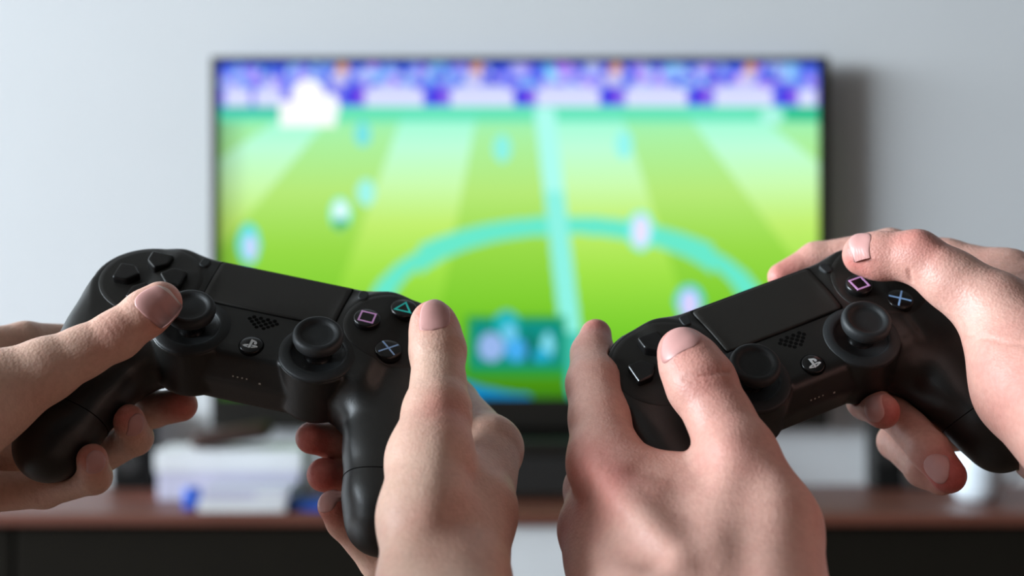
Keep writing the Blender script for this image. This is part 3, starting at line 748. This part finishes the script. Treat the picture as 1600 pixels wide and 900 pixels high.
# hand 3: left hand of the right player
hand('hand', 'left hand in the lower centre seen from its back, thumb on the direction buttons',
     fingers=[[(1068, 552, 545, 10.2), (1080, 572, 541, 11.8), (1096, 600, 536, 13.2), (1126, 655, 528, 12.2), (1152, 715, 518, 15.0), (1192, 830, 500, 20)],
              [(931, 523, 592, 6.6), (926, 553, 583, 8.7), (929, 600, 566, 11.2), (937, 655, 553, 11.9), (946, 725, 538, 13.6)],
              [(1090, 690, 622, 7.5), (1050, 690, 626, 8), (985, 715, 610, 9.5), (933, 766, 560, 12)],
              [(1110, 760, 612, 7.5), (1060, 770, 618, 8), (975, 790, 596, 9.5), (929, 830, 546, 12.8)],
              [(1110, 830, 600, 7), (1060, 850, 600, 7.5), (985, 880, 575, 9), (945, 890, 535, 12)]],
     palm=[((1192, 830, 500, 20), (1190, 990, 470, 24)), ((946, 725, 538, 13.6), (1080, 980, 468, 20)), ((933, 766, 560, 12), (1040, 990, 470, 18)), ((929, 830, 546, 12.8), (1005, 1000, 475, 20)),
           ((945, 890, 535, 12), (1005, 1000, 475, 18)), ((995, 752, 532, 12), (1125, 768, 520, 13)), ((1050, 810, 513, 15), (1150, 820, 507, 17)), ((1000, 850, 513, 13), (1100, 930, 480, 18)),
           ((1120, 850, 499, 16), (1150, 940, 482, 20)), ((1005, 1000, 475, 22), (1030, 1300, 400, 26)), ((1190, 990, 470, 24), (1170, 1300, 400, 28)), ((1030, 1300, 400, 26), (1220, 1750, 310, 32)), ((1170, 1300, 400, 28), (1300, 1750, 310, 34))],
     kpalm=9, k=1, skin=M['skinB'],
     nails=[dict(c=(1062, 528), tip=(1054, 506, 560), n=(-0.12, -0.22, 0.97), w=15.5, l=13)],
     red=[((1058, 520), 9, 0.6), ((940, 505), 8, 0.7), ((916, 728), 12, 0.42), ((960, 760), 10, 0.4), ((1110, 590), 9, 0.4), ((885, 828), 10, 0.4), ((1145, 700), 12, 0.25)],
     creases=[([(1068, 592), (1085, 591), (1110, 585), (1140, 580)], 0.7, 0.8), ([(1075, 584), (1100, 579), (1125, 574)], 0.7, 0.25), ([(1080, 600), (1110, 596)], 0.7, 0.25),
              ([(888, 598), (900, 612)], 0.6, 0.4), ([(886, 607), (898, 622)], 0.6, 0.4), ([(887, 617), (896, 630)], 0.6, 0.3), ([(905, 600), (930, 592)], 0.8, 0.15),
              ([(1176, 740), (1172, 800), (1160, 860), (1150, 930)], 8, 1.7), ([(912, 775), (940, 818), (980, 850), (1020, 868)], 6.5, 3.6),
              ([(930, 730), (1000, 800), (1060, 880)], 6, -1.4), ([(1140, 705), (1120, 780), (1130, 900)], 7, -1.0), ([(1000, 735), (1050, 745)], 5, 0.9), ([(1135, 690), (1160, 720)], 8, -1.2)])
# hand 4: right hand of the right player
hand('hand', 'right hand at the right edge, thumb bent over the action buttons, index finger behind',
     fingers=[[(1350, 398, 587, 8.9), (1375, 400, 584, 9.8), (1432, 401, 577, 10.6), (1486, 437, 570, 11.9), (1553, 484, 562, 15), (1622, 598, 545, 24)],
              [(1222, 433, 632, 6.5), (1275, 405, 633, 7.4), (1390, 389, 626, 8.7), (1480, 408, 616, 9.4), (1575, 434, 602, 11)],
              [(1379, 643, 574, 7.1), (1354, 626, 590, 7.8), (1390, 570, 640, 8.5), (1650, 480, 625, 11)],
              [(1482, 743, 566, 7.2), (1452, 704, 574, 7.9), (1398, 642, 600, 8.4), (1650, 560, 640, 11)],
              [(1470, 750, 580, 6.4), (1442, 733, 586, 7.2), (1400, 690, 612, 7.6), (1660, 650, 632, 10)]],
     palm=[((1622, 598, 545, 24), (1800, 760, 490, 30)), ((1575, 434, 602, 11), (1780, 620, 520, 22)), ((1650, 480, 625, 11), (1800, 640, 530, 22)), ((1650, 560, 640, 11), (1800, 680, 540, 22)),
           ((1660, 650, 632, 10), (1800, 740, 540, 22)), ((1650, 688, 578, 20), (1780, 740, 520, 24)), ((1590, 500, 570, 14), (1660, 560, 560, 22)), ((1800, 740, 505, 30), (2000, 950, 420, 32)), ((2000, 950, 420, 32), (2350, 1350, 320, 36))],
     kpalm=12, k=1, skin=M['skinB'],
     nails=[dict(c=(1343, 374), tip=(1312, 382, 596), n=(-0.2, 0.15, 1.0), w=8.5, l=10),
            dict(c=(1361, 640), tip=(1378, 662, 568), n=(-0.86, -0.48, -0.1), w=8.5, l=11),
            dict(c=(1462, 735), tip=(1487, 757, 556), n=(-0.52, -0.70, -0.5), w=8.5, l=11)],
     red=[((1330, 410), 10, 0.6), ((1222, 433, 625), 10, 0.7), ((1392, 645), 8, 0.9), ((1492, 735), 8, 0.9), ((1440, 372), 9, 0.55), ((1460, 760), 8, 0.6), ((1580, 600), 20, 0.3)],
     creases=[([(1421, 422), (1424, 440)], 0.8, 0.9), ([(1505, 528), (1520, 532), (1535, 527)], 0.9, 0.8), ([(1535, 527), (1570, 536), (1598, 537)], 1.0, 0.4),
              ([(1440, 372), (1470, 395)], 5, -0.8), ([(1500, 470), (1530, 500)], 6, 0.5)])
